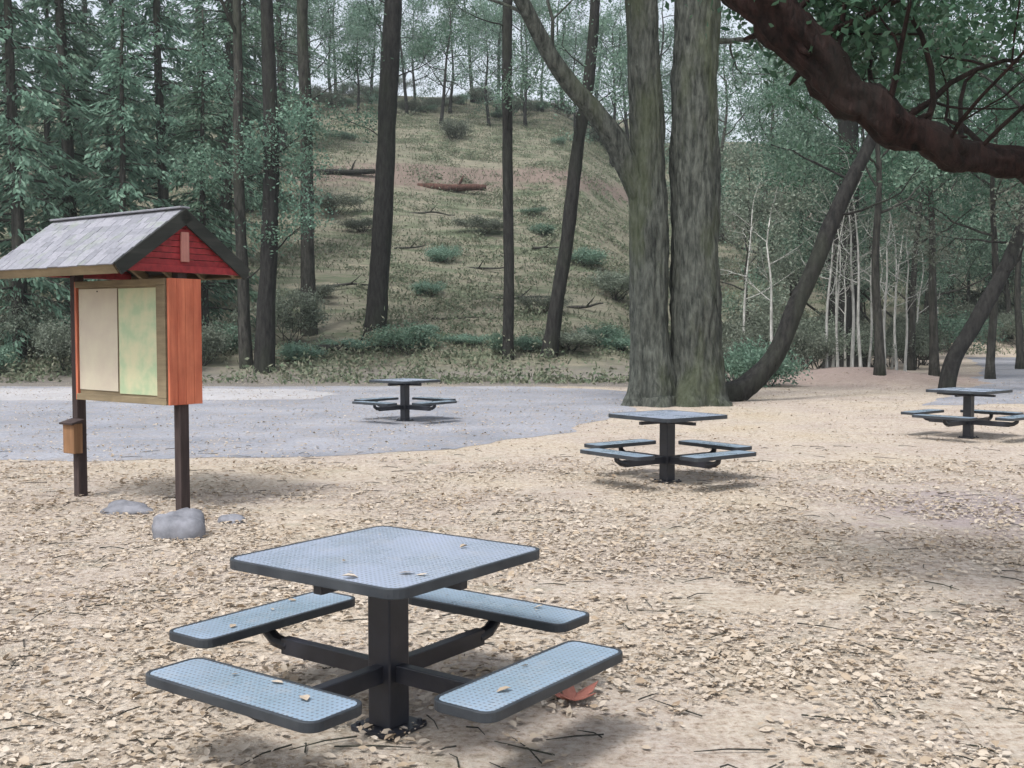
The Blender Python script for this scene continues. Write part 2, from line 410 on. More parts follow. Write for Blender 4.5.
tabs = [(389, 728, 45 + 9, 'large foreground picnic table with blue-grey square top and four bench seats', 1),
        (667, 482, 45 - 8, 'square pedestal picnic table directly in front of the mossy double trunk', 1),
        (405, 421, 45 + 5, 'distant picnic table standing on grey gravel, centre left', 1),
        (968, 438, 45 - 4, 'square pedestal picnic table near the right edge, beside the gravel track', 1)]
for i, (u, v, a, lab, s) in enumerate(tabs):
    o = proto if i == 0 else copy_tree(proto)
    p = ground(u, v); o.location = (p.x, p.y, 0.0045 if i == 2 else 0); o.rotation_euler.z = math.radians(a)
    tag(o, lab, 'picnic table', 'square pedestal picnic tables')

# ------------------------------------------------------------------ notice kiosk
pr, pl = ground(183, 512), ground(81, 496)
ang = math.atan2(pr.y - pl.y, pr.x - pl.x); LEN = (pr - pl).length
k = empty('notice_kiosk', ((pr.x + pl.x) / 2, (pr.y + pl.y) / 2, 0), ang)
tag(k, 'roofed notice kiosk with red gable, shingle roof, cedar case and two dark posts', 'kiosk')
hl = LEN / 2                                    # local x runs along the ridge, towards the right post; -y faces the camera
for x in (-hl, hl):
    b = MB(); b.box((x, 0, 1.33), (.09, .10, 2.68)); b.build('post', M['post'], k, bevel=.006)
RZ, EZ, HW = 2.77, 2.27, .71                    # ridge height, eave height, half width
X0, X1 = -hl - .36, hl + .085
sl = math.atan2(RZ - EZ, HW); SL = math.hypot(HW, RZ - EZ)
for sgn in (-1, 1):                             # the two roof slopes, sheathed and shingled in courses
    b = MB(); rot = Matrix.Rotation(-sgn * sl, 3, 'X')
    dn = Vector((0, sgn * math.cos(sl), -math.sin(sl))); nr = Vector((0, sgn * math.sin(sl), math.cos(sl)))
    ap = Vector((0, 0, RZ))
    b.box(ap + dn * (SL / 2 + .01) + Vector(((X0 + X1) / 2, 0, 0)) - nr * .022, (X1 - X0 - .05, SL - .02, .024), rot)
    rf = b.build('roof', M['trim_dark'], k)
    b = MB(); nc = 8; rr = random.Random(4 + sgn)
    for c in range(nc):
        x = X0 - rr.uniform(0, .1)
        while x < X1:
            w = rr.uniform(.10, .19); xa, xb = max(x, X0), min(x + w - .006, X1)
            if xb - xa > .02:
                ctr = ap + dn * ((c + .62) * SL / nc + .012 + rr.uniform(-.006, .006)) + nr * (.008 + .002 * rr.random())
                b.box(ctr + Vector(((xa + xb) / 2, 0, 0)), (xb - xa, SL / nc * 1.42, .011), rot @ Matrix.Rotation(sgn * -.055, 3, 'X'))
            x += w
    b.build('shingles', M['shingle'], rf)
    for x, mm in ((X0 - .013, 'trim_dark'), (X1 + .013, 'trim_dark')):
        b = MB(); b.box(ap + dn * (SL / 2 + .01) + Vector((x, 0, 0)) - nr * .05, (.024, SL + .04, .12), rot); b.build('bargeboard', M[mm], rf)
    b = MB()
    for i in range(5):
        b.box(ap + dn * (SL / 2 + .03) + Vector((X0 + .1 + i * (X1 - X0 - .2) / 4, 0, 0)) - nr * .075, (.045, SL - .06, .08), rot)
    b.build('rafters', M['trim'], k)
    b = MB(); b.box(ap + dn * (SL + .018) + Vector(((X0 + X1) / 2, 0, 0)) - nr * .05, (X1 - X0 - .06, .022, .10), rot); b.build('fascia', M['trim'], rf)
b = MB(); b.box(((X0 + X1) / 2, 0, RZ + .022), (X1 - X0 + .03, .11, .02)); b.build('ridge_cap', M['shingle'], k, bevel=.006)
for xs_, nm in ((hl + .056, 'gable'), (-hl - .060, 'gable')):
    b = MB(); n = 7; gw, gz0, gz1 = HW - .07, EZ + .0, RZ - .11
    for i in range(n):                           # boards of the gable, cut to the slope
        za, zb = gz0 + (gz1 - gz0) * i / n, gz0 + (gz1 - gz0) * (i + 1) / n - .006
        wa, wb = gw * (1 - i / n), gw * (1 - (i + 1) / n) + .008
        t = .012 + .004 * (i % 2)
        b.add([(xs_ - t, -wa, za), (xs_ - t, wa, za), (xs_ - t, wb, zb), (xs_ - t, -wb, zb), (xs_ + t, -wa, za), (xs_ + t, wa, za), (xs_ + t, wb, zb), (xs_ + t, -wb, zb)],
              [(0, 1, 2, 3), (7, 6, 5, 4), (0, 4, 5, 1), (1, 5, 6, 2), (2, 6, 7, 3), (3, 7, 4, 0)])
    g = b.build(nm, M['redwood'], k)
    sx_ = 1 if xs_ > 0 else -1
    b = MB(); b.box((xs_ + sx_ * .030, 0, (gz0 + gz1) / 2 - .03), (.022, .085, gz1 - gz0 - .12)); b.build('king_strip', M['pinktrim'], g, bevel=.004)
    b = MB(); b.box((xs_ + sx_ * .004, 0, gz0 - .035), (.05, 2 * gw + .04, .066)); b.build('tie_beam', M['redwood'], g, bevel=.005)
# cedar display case between the posts
CZ0, CZ1, CD = 1.0, 2.15, .34
cx0, cx1 = -hl + .24, hl + .052
b = MB(); b.box(((cx0 + cx1) / 2 - .01, 0, (CZ0 + CZ1) / 2), (cx1 - cx0 - .06, CD - .05, CZ1 - CZ0 - .04)); case = b.build('display_case', M['trim'], k)
b = MB()
for y0_, w_ in ((-.135, .088), (-.045, .088), (.045, .088), (.135, .088)): b.box((cx1 + .012, y0_, (CZ0 + CZ1) / 2), (.03, w_, CZ1 - CZ0))
b.build('end_panel', M['cedar'], case, bevel=.004)
b = MB(); b.box((cx0 - .002, 0, (CZ0 + CZ1) / 2), (.03, CD, CZ1 - CZ0)); b.build('end_panel', M['cedar'], case)
b = MB(); fy = -CD / 2
for z in (CZ0 + .03, CZ1 - .03): b.box(((cx0 + cx1) / 2, fy + .006, z), (cx1 - cx0 - .04, .05, .06))
b.box((cx1 - .085, fy + .006, (CZ0 + CZ1) / 2), (.13, .05, CZ1 - CZ0 - .124))
b.build('case_frame', M['trim'], case, bevel=.004)
for z in (CZ0 + .14, CZ1 - .16):
    b = MB(); b.box(((cx0 - .017 - hl + .045) / 2, 0, z), (cx0 - .017 + hl - .045 - .004, .05, .07)); b.build('rail', M['post'], k)
b = MB()
for z in (CZ0 + .03, CZ1 - .03): b.box(((cx0 + cx1) / 2, -fy - .006, z), (cx1 - cx0 - .04, .05, .06))
for x in (cx0 + .06, cx1 - .06): b.box((x, -fy - .006, (CZ0 + CZ1) / 2), (.07, .046, CZ1 - CZ0 - .11))
b.build('back_frame', M['cedar'], case, bevel=.004)
def sheetp(name, x0, x1, z0, z1, m, tilt=0):
    b = MB(); b.box((0, 0, 0), (x1 - x0, .004, z1 - z0)); o = b.build(name, M[m], case)
    o.location = ((x0 + x1) / 2, fy + .018, (z0 + z1) / 2); o.rotation_euler.y = tilt
px0, px1 = cx0 + .03, cx1 - .165; pw = px1 - px0
sheetp('notice', px0, px0 + pw * .50, CZ0 + .10, CZ1 - .075, 'paper_pink', .006)
sheetp('trail_map', px0 + pw * .52, px1 - .01, CZ0 + .08, CZ1 - .08, 'paper_green', 0)
b = MB()
for x_, z_ in ((px0 + pw * .25, CZ1 - .1),) or ((px0 + .02, CZ1 - .1), (px0 + pw * .48, CZ1 - .1), (px0 + .02, CZ0 + .13), (px0 + pw * .48, CZ0 + .13)): b.box((x_, fy + .0135, z_), (.012, .006, .012))
b.build('pin', M['steel_black'], case)
# leaflet box on the left post
b = MB(); b.box((-hl + .045, -.105, .60), (.19, .10, .30)); lb = b.build('leaflet_box', M['box'], k, bevel=.006)
b = MB(); b.box((-hl + .045, -.112, .766), (.22, .15, .018), Matrix.Rotation(math.radians(14), 3, 'X')); b.build('lid', M['post'], lb)

# stone at the foot of the kiosk
def make_rock(name, r, seed, m):
    import bmesh
    bm = bmesh.new(); bmesh.ops.create_icosphere(bm, subdivisions=4, radius=1)
    for v in bm.verts:
        d = v.co.normalized(); q = d + Vector((seed, seed, seed))
        f = 1 + .28 * noise.noise(q * 1.1) + .12 * noise.noise(q * 2.7) + .04 * noise.noise(q * 7)
        v.co = Vector((d.x * r[0] * f, d.y * r[1] * f, max(d.z * r[2] * f, -.06)))
    me = bpy.data.meshes.new(name); bm.to_mesh(me); bm.free(); me.materials.append(m)
    me.polygons.foreach_set('use_smooth', [True] * len(me.polygons))
    o = bpy.data.objects.new(name, me); COL.objects.link(o); return o
p = ground(181, 536); o = make_rock('stone', (.23, .20, .25), 3.1, M['stone']); o.location = (p.x, p.y, .0)
tag(o, 'grey boulder on the ground at the foot of the kiosk', 'stone')

for (u, v, r, sd_, lab) in ((128, 512, (.24, .15, .10), 8.2, 'low flat pale stone beside the boulder, between the kiosk posts'), (232, 522, (.13, .10, .07), 5.6, 'small pale stone right of the boulder at the kiosk foot')):
    p = ground(u, v); o = make_rock('stone', r, sd_, M['stone']); o.location = (p.x, p.y, 0); tag(o, lab, 'stone')
# ------------------------------------------------------------------ trees
def wob(a, b, n, amt, seed):
    a, b = Vector(a), Vector(b); out = []; L = (b - a).length
    for i in range(n + 1):
        t = i / n; p = a.lerp(b, t)
        out.append(p + noise.noise_vector(Vector((seed, t * 2.2, seed * .3))) * amt * L * math.sin(min(t, .9) * math.pi * .5))
    return out
def lerp_r(r0, r1, n, pw=1.0): return [r0 + (r1 - r0) * (i / n) ** pw for i in range(n + 1)]

def grow(mb, anchors, p, d, L, r, depth, rr, spread=.7, up=.15, droop=0.):
    n = 5; pts = [Vector(p)]; q = Vector(p); dd = Vector(d).normalized()
    for i in range(n):
        dd = (dd + Vector((rr.gauss(0, .16), rr.gauss(0, .16), rr.gauss(0, .12) + up * .3 - droop * .3))).normalized()
        q = q + dd * (L / n); pts.append(q.copy())
    mb.tube(pts, lerp_r(r, r * .5, n), 7 if r > .06 else 5 if r > .02 else 4, cap=False)
    if depth == 0:
        for t in pts[1:]: anchors.append((t, dd.copy()))
        return
    for i in range(2 if depth > 1 else 3):
        j = rr.choice((2, 3, 4)) if i else 5
        s = Vector((rr.gauss(0, 1), rr.gauss(0, 1), rr.gauss(0, .6))).normalized()
        grow(mb, anchors, pts[j], (dd + s * spread * rr.uniform(.7, 1.3)), L * rr.uniform(.6, .82), r * (.5 if j == 5 else .38), depth - 1, rr, spread, up, droop)
def foliage(anchors, per, rad, rr_seed, hang=0.):
    g = np.random.default_rng(int(rr_seed * 10)); A = np.array([tuple(a[0]) for a in anchors]); n = len(A)
    dens = g.uniform(.15, 1.7, n)
    idx = np.repeat(np.arange(n), np.maximum(1, (per * dens)).astype(int))
    off = g.normal(size=(len(idx), 3)) * rad; off[:, 2] *= .7
    D = g.normal(size=(len(idx), 3)); D[:, 2] -= hang
    return A[idx] + off, D

def make_conifer(seed, hgt, base_z, r0, Lmax, per=9):
    rr = random.Random(seed); t = empty('evergreen_tree'); b = MB()
    pts = wob((0, 0, -.4), (rr.uniform(-.4, .4), rr.uniform(-.4, .4), hgt), 14, .02, seed); R = lerp_r(r0, .03, 14, .9); R[0] *= 1.3
    b.tube(pts, R, 10, .12, seed)
    C, D = [], []; z = base_z
    while z < hgt - .3:
        f = (z - base_z) / (hgt - base_z); L = Lmax * (1 - f) ** .75 * rr.uniform(.6, 1.12) * (0.65 + .35 * min(1, f * 5)) + .2
        a = rr.uniform(0, 2 * math.pi); k = z / hgt * 14; i = min(int(k), 13); o = pts[i].lerp(pts[i + 1], k - i)
        dirv = Vector((math.cos(a), math.sin(a), .12)); n = 6; q = o.copy(); bp = [q.copy()]
        for s in range(n):
            dirv = (dirv + Vector((rr.gauss(0, .08), rr.gauss(0, .08), -.11))).normalized(); q = q + dirv * (L / n); bp.append(q.copy())
        b.tube(bp, lerp_r(.012 + .012 * L, .005, n), 4, cap=False)
        side = Vector((-math.sin(a), math.cos(a), 0))
        m = int(per * L * 4)
        for s in range(m):
            tt = rr.random() ** .7 * n; ii = min(int(tt), n - 1); pp = bp[ii].lerp(bp[ii + 1], tt - ii)
            wdt = (.16 + .30 * L * .35 * (1 - tt / n)) * rr.uniform(-1, 1)
            c = pp + side * wdt + Vector((rr.gauss(0, .05), rr.gauss(0, .05), -abs(rr.gauss(0, .16))))
            C.append(tuple(c)); D.append(tuple(dirv + side * (1.2 if wdt > 0 else -1.2) * rr.random() + Vector((0, 0, -.55 * rr.random()))))
        z += rr.uniform(.07, .19)
    b.build('trunk', M['bark_mid'], t, smooth=True)
    leaf_obj('crown', C, D, .30, .085, M['needles'], t, .35)
    return t
def make_broadleaf(seed, hgt, r0, leafm, bark, per=26, crown_from=.3, leafsize=.13, name='broadleaf_tree', rad=.36, lean=0., nl=8, bdepth=2):
    rr = random.Random(seed); t = empty(name); b = MB()
    pts = wob((0, 0, -.4), (lean + rr.uniform(-.5, .5), rr.uniform(-.5, .5), hgt * .85), 12, .06, seed); R = lerp_r(r0, r0 * .22, 12, .8); R[0] *= 1.35
    b.tube(pts, R, 10, .14, seed); A = []
    for i in range(nl):
        f = crown_from + (1 - crown_from) * (i + rr.random() * .6) / nl; f = min(f, .99); j = f * 12; q = pts[int(j)].lerp(pts[min(int(j) + 1, 12)], j - int(j))
        a = i * 2.4 + rr.uniform(-.5, .5)
        grow(b, A, q, (math.cos(a), math.sin(a), rr.uniform(.15, .9)), hgt * .20 * (1.15 - f * .5), r0 * .34 * (1.1 - f * .6), bdepth, rr)
    grow(b, A, pts[-1], (0, 0, 1), hgt * .16, r0 * .22, bdepth, rr)
    b.build('trunk', bark, t, smooth=True)
    C, D = foliage(A, per, rad, seed, .3)
    leaf_obj('crown', C, D, leafsize, leafsize * .5, leafm, t)
    return t
def make_shrub(seed, hgt, wid, leafm, per=24, size=.085):
    rr = random.Random(seed); t = empty('shrub'); b = MB(); A = []
    for i in range(9):
        a = rr.uniform(0, 6.28)
        grow(b, A, (rr.gauss(0, .1), rr.gauss(0, .1), -.1), (math.cos(a) * wid / hgt * .8, math.sin(a) * wid / hgt * .8, 1), hgt * .45, .022, 2, rr, .6, .1)
    b.build('stems', M['bark_mid'], t)
    C, D = foliage(A, per, .16, seed, .1); C[:, 2] = np.maximum(C[:, 2], .03)
    leaf_obj('leaves', C, D, size, size * .5, leafm, t)
    return t

used = set()
def place(proto, loc, rz, sc, label, cat, group=None):
    o = proto if proto.name not in used else copy_tree(proto)
    used.add(proto.name); used.add(o.name)
    o.location = loc; o.rotation_euler.z = rz; o.scale = (sc,) * 3 if isinstance(sc, (int, float)) else sc
    return tag(o, label, cat, group)

# --- the big double-trunked tree
base = ground(676, 405); bt = empty('double_trunk_tree', (base.x, base.y, 0))
tag(bt, 'huge mossy grey double-trunked tree standing behind the middle picnic table', 'tree')
def loc(u, v, y, o): return at(u, v, y) - o
def limb_path(px, o, sub=4, amt=.0, seed=1.):
    P = [loc(u, v, y, o) for u, v, y, r in px]; R = [r for *_, r in px]; out, rad = [], []
    for i in range(len(P) - 1):
        p0, p1, p2, p3 = P[max(i - 1, 0)], P[i], P[i + 1], P[min(i + 2, len(P) - 1)]
        for s in range(sub):
            t = s / sub
            q = .5 * ((2 * p1) + (p2 - p0) * t + (2 * p0 - 5 * p1 + 4 * p2 - p3) * t * t + (3 * p1 - p0 - 3 * p2 + p3) * t ** 3)
            if amt: q = q + noise.noise_vector(Vector((seed, (i + s / sub) * 1.6, 0))) * amt
            out.append(q); rad.append(R[i] + (R[i + 1] - R[i]) * t)
    out.append(P[-1]); rad.append(R[-1]); return out, rad
BY = base.y
b = MB(); A = []; rr = random.Random(5)
p_, r_ = limb_path([(655, 425, BY, .72), (653, 402, BY, .60), (652, 380, BY, .50), (650, 330, BY, .44), (650, 240, BY, .43), (647, 170, BY, .41), (645, 90, BY - .1, .37), (641, 0, BY - .3, .35), (636, -110, BY - .5, .31), (625, -260, BY - .8, .22)], bt.location, 16, .03)
b.tube(p_, r_, 90, .12, 2.2, 13); end1 = p_[-1]
p_, r_ = limb_path([(694, 427, BY + .2, .80), (695, 404, BY + .2, .72), (696, 375, BY + .2, .60), (696, 320, BY + .2, .56), (695, 230, BY + .2, .54), (695, 140, BY + .3, .54), (696, 70, BY + .4, .52), (697, 0, BY + .5, .50), (700, -110, BY + .8, .44), (708, -280, BY + 1.2, .28)], bt.location, 16, .03, 3.)
b.tube(p_, r_, 110, .12, 5.2, 15); end2 = p_[-1]
# long limb rising to the left
lp, lr = limb_path([(648, 210, BY, .30), (628, 165, BY - .15, .27), (600, 120, BY - .4, .22), (566, 80, BY - .7, .19), (540, 38, BY - 1.0, .17), (518, -5, BY - 1.3, .15), (490, -70, BY - 1.6, .10)], bt.location, 4, .04, 7.)
b.tube(lp, lr, 14, .12, 1.)
for q, d, L, r in ((end1, (-.5, 0, 1), 3.2, .16), (end1, (.2, -.6, .8), 3., .14), (end2, (.6, 0, 1), 3.4, .18), (end2, (-.2, .6, .9), 3.2, .16), (lp[-1], (-.6, 0, .8), 2.6, .09), (lp[-1], (.2, -.5, .8), 2.4, .07),
                   (Vector(loc(700, -60, BY + .6, bt.location)), (1, -.4, .35), 3.2, .14), (Vector(loc(640, -50, BY - .4, bt.location)), (-.6, -1, .4), 3, .12),
                   (Vector(loc(698, 45, BY + .4, bt.location)), (1, .3, .5), 2.4, .08), (lp[14], (-.2, -.2, 1), 2.0, .05), (lp[18], (-1, .2, .3), 1.8, .045)):
    grow(b, A, q, d, L, r, 2, rr)
b.build('trunk', M['bark_big'], bt, smooth=True)
C, D = foliage(A, 34, .34, 3, .4); leaf_obj('crown', C, D, .12, .06, M['leaves'], bt)

# --- dark-barked foreground tree: trunk just outside the frame, one red-brown limb crossing the top right corner
ot = empty('leaning_oak', (4.95, 6.6, 0)); ot_loc = Vector((4.95, 6.6, 0))
tag(ot, 'tree at the right edge whose thick red-brown limb crosses the top right corner', 'tree')
b = MB(); A = []; rr = random.Random(9)
b.tube([(0, 0, -.3), (0, 0, .0), (-.05, -.02, .5), (-.10, -.08, 1.2), (-.2, -.15, 1.9), (-.25, -.2, 2.5), (-.05, -.1, 3.3), (.3, .1, 4.4), (.7, .3, 5.6)], [.60, .48, .37, .32, .30, .28, .22, .17, .12], 24, .16, 3, 9)
lp, lr = limb_path([(1300, 250, 6.45, .20), (1180, 205, 6.35, .13), (1090, 180, 6.3, .105), (1024, 167, 6.2, .09), (966, 155, 6.1, .086), (925, 142, 6.05, .09), (884, 122, 6.0, .10), (850, 92, 5.97, .108), (815, 55, 5.95, .118), (770, 8, 5.9, .12), (720, -45, 5.9, .11), (670, -110, 6.0, .10), (610, -190, 6.2, .07)], ot_loc, 9, .05, 2.)
b.tube(lp, lr, 28, .42, 4.4)
for q in range(26):                                        # knots and broken stubs along the limb
    j = rr.randrange(4, len(lp) - 8); d = Vector((rr.gauss(0, .6), rr.gauss(0, .5), rr.gauss(-.1, .7))).normalized(); L = lr[j] + rr.uniform(.02, .16)
    b.tube([lp[j], lp[j] + d * L * .7, lp[j] + d * L + Vector((rr.gauss(0, .02), 0, rr.gauss(0, .02)))], [rr.uniform(.02, .05), .018, .008], 6, .2, q)
for q in range(22):
    j = 14 + q * 4 + rr.randrange(3); r = rr.uniform(.012, .024)
    if j < len(lp): grow(b, A, lp[j], (rr.gauss(.3, .5), rr.gauss(.3, .6), rr.uniform(.5, 1)), rr.uniform(.6, 1.1), r, 2, rr, .8, .1)
for q, d, L, r in ((Vector((.7, .3, 5.6)), (.2, .2, 1), 2., .11), (Vector((.4, .15, 4.8)), (1, -.3, .5), 1.9, .09), (Vector((.4, .15, 4.8)), (-.5, .9, .8), 1.9, .09)):
    grow(b, A, q, d, L, r, 2, rr)
b.build('trunk', M['bark_red'], ot, smooth=True)
A = [a for a in A if a[0].z > 3.25]
C, D = foliage(A, 34, .19, 5, .2); leaf_obj('crown', C, D, .062, .034, M['oakleaf'], ot)

# --- single dark trunks in front of the hillside, each with its own crown above
def lone(name, px, bark, label, seed, leafm, crown=True, n=14, twigs=()):
    o = empty(name, tuple(at(*px[0][:3]))); z0 = o.location.copy(); b = MB(); A = []; rr = random.Random(seed)
    p0 = px[0]; px = [(p0[0], p0[1] + 14, p0[2], p0[3] * 1.5)] + px
    P, R = limb_path(px, z0, 5, .02, seed); b.tube(P, R, n, .14, seed)
    for f, d, L, r in twigs: grow(b, A, P[int(f * (len(P) - 1))], d, L, r, 2, rr)
    if crown:
        e = P[-1]
        for i in range(5):
            a = i * 1.3 + seed; grow(b, A, P[-1 - (i % 3) * 2], (math.cos(a), math.sin(a), .6), 2.6, R[-1] * .6, 2, rr)
    b.build('trunk', bark, o, smooth=True)
    if A:
        C, D = foliage(A, 26, .34, seed, .3); leaf_obj('crown', C, D, .13, .065, leafm, o)
    return tag(o, label, 'tree')
def hillp(u, v):
    q = on_hill(u, v); return q.y
def trunk_px(pts):            # pts: (u, v, half width px); all at the distance of the foot on the hill
    y = hillp(pts[0][0], pts[0][1]); s = F / y
    return [(u, v, y, w / s) for u, v, w in pts]
tw = lambda *fs: [(f, (random.Random(int(f * 997)).uniform(-1, 1), random.Random(int(f * 613)).uniform(-.6, .6), .25), 1.6, .035) for f in fs]
lone('tall_tree', trunk_px([(375, 334, 11.5), (379, 280, 10), (384, 200, 9.6), (387, 110, 9.4), (391, 40, 9.2), (394, -20, 9), (397, -120, 9), (400, -240, 6)]), M['bark_dark'], 'tall straight dark trunk, thickest of those before the open slope', 2.0, M['needles'], twigs=tw(.45, .55, .62, .7))
lone('slender_tree', trunk_px([(508, 360, 6), (509, 280, 5.2), (508, 180, 5), (507, 80, 5), (508, -10, 4.8), (510, -120, 4), (512, -230, 3)]), M['bark_dark'], 'thin straight dark tree in the middle of the open slope', 3.1, M['leaves'], twigs=tw(.5, .66))
lone('slender_tree', trunk_px([(549, 357, 9), (556, 310, 7), (568, 235, 6.5), (575, 170, 6.5), (580, 130, 6), (589, 80, 5.5), (594, 20, 5), (597, -60, 4.5), (600, -180, 3)]), M['bark_dark'], 'thin bent dark tree leaning right, just left of the double trunk', 4.3, M['leaves'], twigs=tw(.5, .6, .7))
lone('slender_tree', trunk_px([(309, 334, 9), (308, 270, 7), (307, 200, 6.5), (306, 120, 6), (303, 40, 5.5), (302, -60, 5), (300, -200, 3)]), M['bark_mid'], 'grey-brown tree left of the thickest dark trunk on the slope', 5.7, M['needles'], twigs=tw(.5, .6, .7))
lone('slender_tree', trunk_px([(264, 372, 11), (266, 320, 9), (269, 240, 8.5), (271, 170, 8), (270, 90, 7), (267, 0, 6), (262, -120, 4)]), M['bark_dark'], 'dark tree right of the kiosk roof, with a lighter stem at its left', 6.2, M['needles'], twigs=tw(.4, .5, .6, .7))
lone('slender_tree', trunk_px([(246, 368, 7), (244, 310, 6), (241, 230, 5.5), (238, 150, 5), (238, 60, 4.5), (236, -60, 3.5)]), M['bark_mid'], 'thin grey stem between the kiosk roof and the dark tree', 7.9, M['needles'], twigs=tw(.4, .5, .6))
# leaning stems on the right
y_ = ground(722, 403).y + .6
lone('leaning_tree', [(u, v, y_ + dy, w * y_ / F) for u, v, dy, w in ((722, 398, 0, 13), (748, 385, .1, 11), (775, 355, .2, 9.5), (797, 305, .4, 9), (815, 265, .6, 8.5), (835, 215, .9, 8), (852, 180, 1.1, 7.5), (880, 120, 1.5, 6), (905, 50, 1.8, 5), (920, -30, 2, 4))], M['bark_dark'], 'dark stem curving up to the right from beside the double trunk', 8.4, M['leaves'], twigs=tw(.6, .7, .8, .9))
y_ = ground(946, 394).y
lone('leaning_tree', [(u, v, y_ + dy, w * y_ / F) for u, v, dy, w in ((946, 394, 0, 9), (952, 362, .1, 8), (968, 335, .2, 7.5), (988, 300, .3, 7.5), (1005, 268, .5, 7), (1022, 225, .8, 6), (1035, 170, 1., 5), (1040, 90, 1.2, 4))], M['bark_dark'], 'dark leaning stem above the right-hand picnic table', 9.6, M['scrub'], twigs=tw(.6, .7, .8))
y_ = 37. * K
lone('broad_tree', [(u, v, y_, w * y_ / F) for u, v, w in ((846, 362, 22), (845, 345, 18), (843, 300, 14), (845, 240, 12), (850, 170, 10), (846, 90, 9), (840, 10, 8), (836, -80, 6))], M['bark_dark'], 'stout dark trunk among the shrubs beyond the curving stem', 10.3, M['leaves'], twigs=tw(.35, .45, .5, .55, .6, .7, .8))

# --- pale saplings in the scrub on the right
sap = [make_broadleaf(60 + i, 6.6 + i * .8, .075, M['scrub'], M['bark_pale'], 5, .45, .11, 'sapling', .22, .3, 5, 1) for i in range(2)]
for i, (u, y) in enumerate(((826, 30), (838, 32), (852, 31), (868, 33), (884, 31.5), (897, 33.5), (905, 32), (832, 35), (845, 36), (861, 30), (876, 35), (891, 36), (772, 29), (938, 54), (915, 37), (741, 31))):
    q = at(u, 380, y * K); place(sap[i % 2], foot(q.x, q.y), i * 1.7, .85 + .3 * random.random(), 'slender pale-stemmed sapling among the grey-green scrub at right', 'sapling', 'pale saplings in the scrub')

# --- evergreens behind the kiosk
con = [make_conifer(21, 17, 1.2, .26, 3.6), make_conifer(22, 21, 2.4, .32, 4.0), make_conifer(23, 13, .6, .20, 3.1)]
spots = [(-60, 31, 2), (20, 30, 0), (75, 34, 1), (120, 30.5, 2), (165, 36, 0), (205, 32, 2), (225, 42, 1), (-20, 40, 1), (50, 44, 0), (110, 46, 1), (165, 50, 1), (-120, 35, 0), (-180, 30, 2), (250, 52, 0), (15, 56, 1), (85, 60, 1), (285, 63, 1), (205, 62, 1), (-110, 50, 1), (-240, 42, 1), (-320, 36, 0)]
for i, (u, y, kq) in enumerate(spots):
    q = at(u, 330, y * K); place(con[kq], foot(q.x, q.y), i * 2.1, .9 + .25 * random.random(), 'dense dull-green evergreen in the thicket behind the notice kiosk', 'evergreen', 'evergreens behind the kiosk')
# --- right side woods
bro = [make_broadleaf(31, 11, .20, M['leaves'], M['bark_mid'], 44, .10, .16, 'broadleaf_tree', .42, 0, 10), make_broadleaf(32, 14, .24, M['leaves'], M['bark_mid'], 44, .12, .17, 'broadleaf_tree', .48, 0, 11), make_broadleaf(33, 8, .15, M['scrub'], M['bark_mid'], 40, .08, .14, 'broadleaf_tree', .36, 0, 9)]
spots = [(745, 36, 2), (790, 42, 0), (830, 46, 1), (880, 40, 0), (925, 46, 1), (968, 57, 2), (1010, 56, 0), (1060, 54, 1), (760, 52, 1), (860, 56, 1), (950, 58, 1), (1040, 56, 1), (720, 60, 1), (1120, 36, 0), (1180, 44, 1), (1240, 34, 0), (800, 66, 1), (905, 68, 1), (1000, 70, 1), (690, 50, 2), (910, 48, 0), (985, 62, 0)]
for i, (u, y, kq) in enumerate(spots):
    q = at(u, 330, y * K); place(bro[kq], foot(q.x, q.y), i * 1.9, .9 + .3 * random.random(), 'leafy green tree in the woods on the right behind the scrub', 'tree', 'leafy trees on the right')
can = make_broadleaf(35, 13, .17, M['oakleaf'], M['bark_mid'], 40, .42, .13, 'broadleaf_tree', .36, 0, 10)
for i, (u, y) in enumerate(((880, 27), (935, 30), (990, 29), (1045, 27), (910, 35), (1020, 36))):
    q = at(u, 380, y * K); place(can, foot(q.x, q.y), i * 1.2, .9 + .2 * random.random(), 'bright green leafy tree whose crown shows above the red-brown limb', 'tree', 'bright green trees behind the red-brown limb')
# --- trees on and near the top of the slope
top = [make_broadleaf(41, 13, .20, M['leaves'], M['bark_dark'], 20, .25, .22, 'hilltop_tree', .5, 0, 11), make_broadleaf(42, 16, .24, M['needles'], M['bark_dark'], 18, .22, .22, 'hilltop_tree', .5, 0, 11)]
for i, u in enumerate(np.linspace(262, 720, 30)):
    y = 76 + (i * 37 % 11) * 1.8; q = at(u + random.uniform(-8, 8), 330, y * K)
    place(top[i % 2], foot(q.x, q.y), i * 1.3, .75 + .3 * random.random(), 'tree on the skyline at the top of the open slope', 'tree', 'trees along the top of the slope')
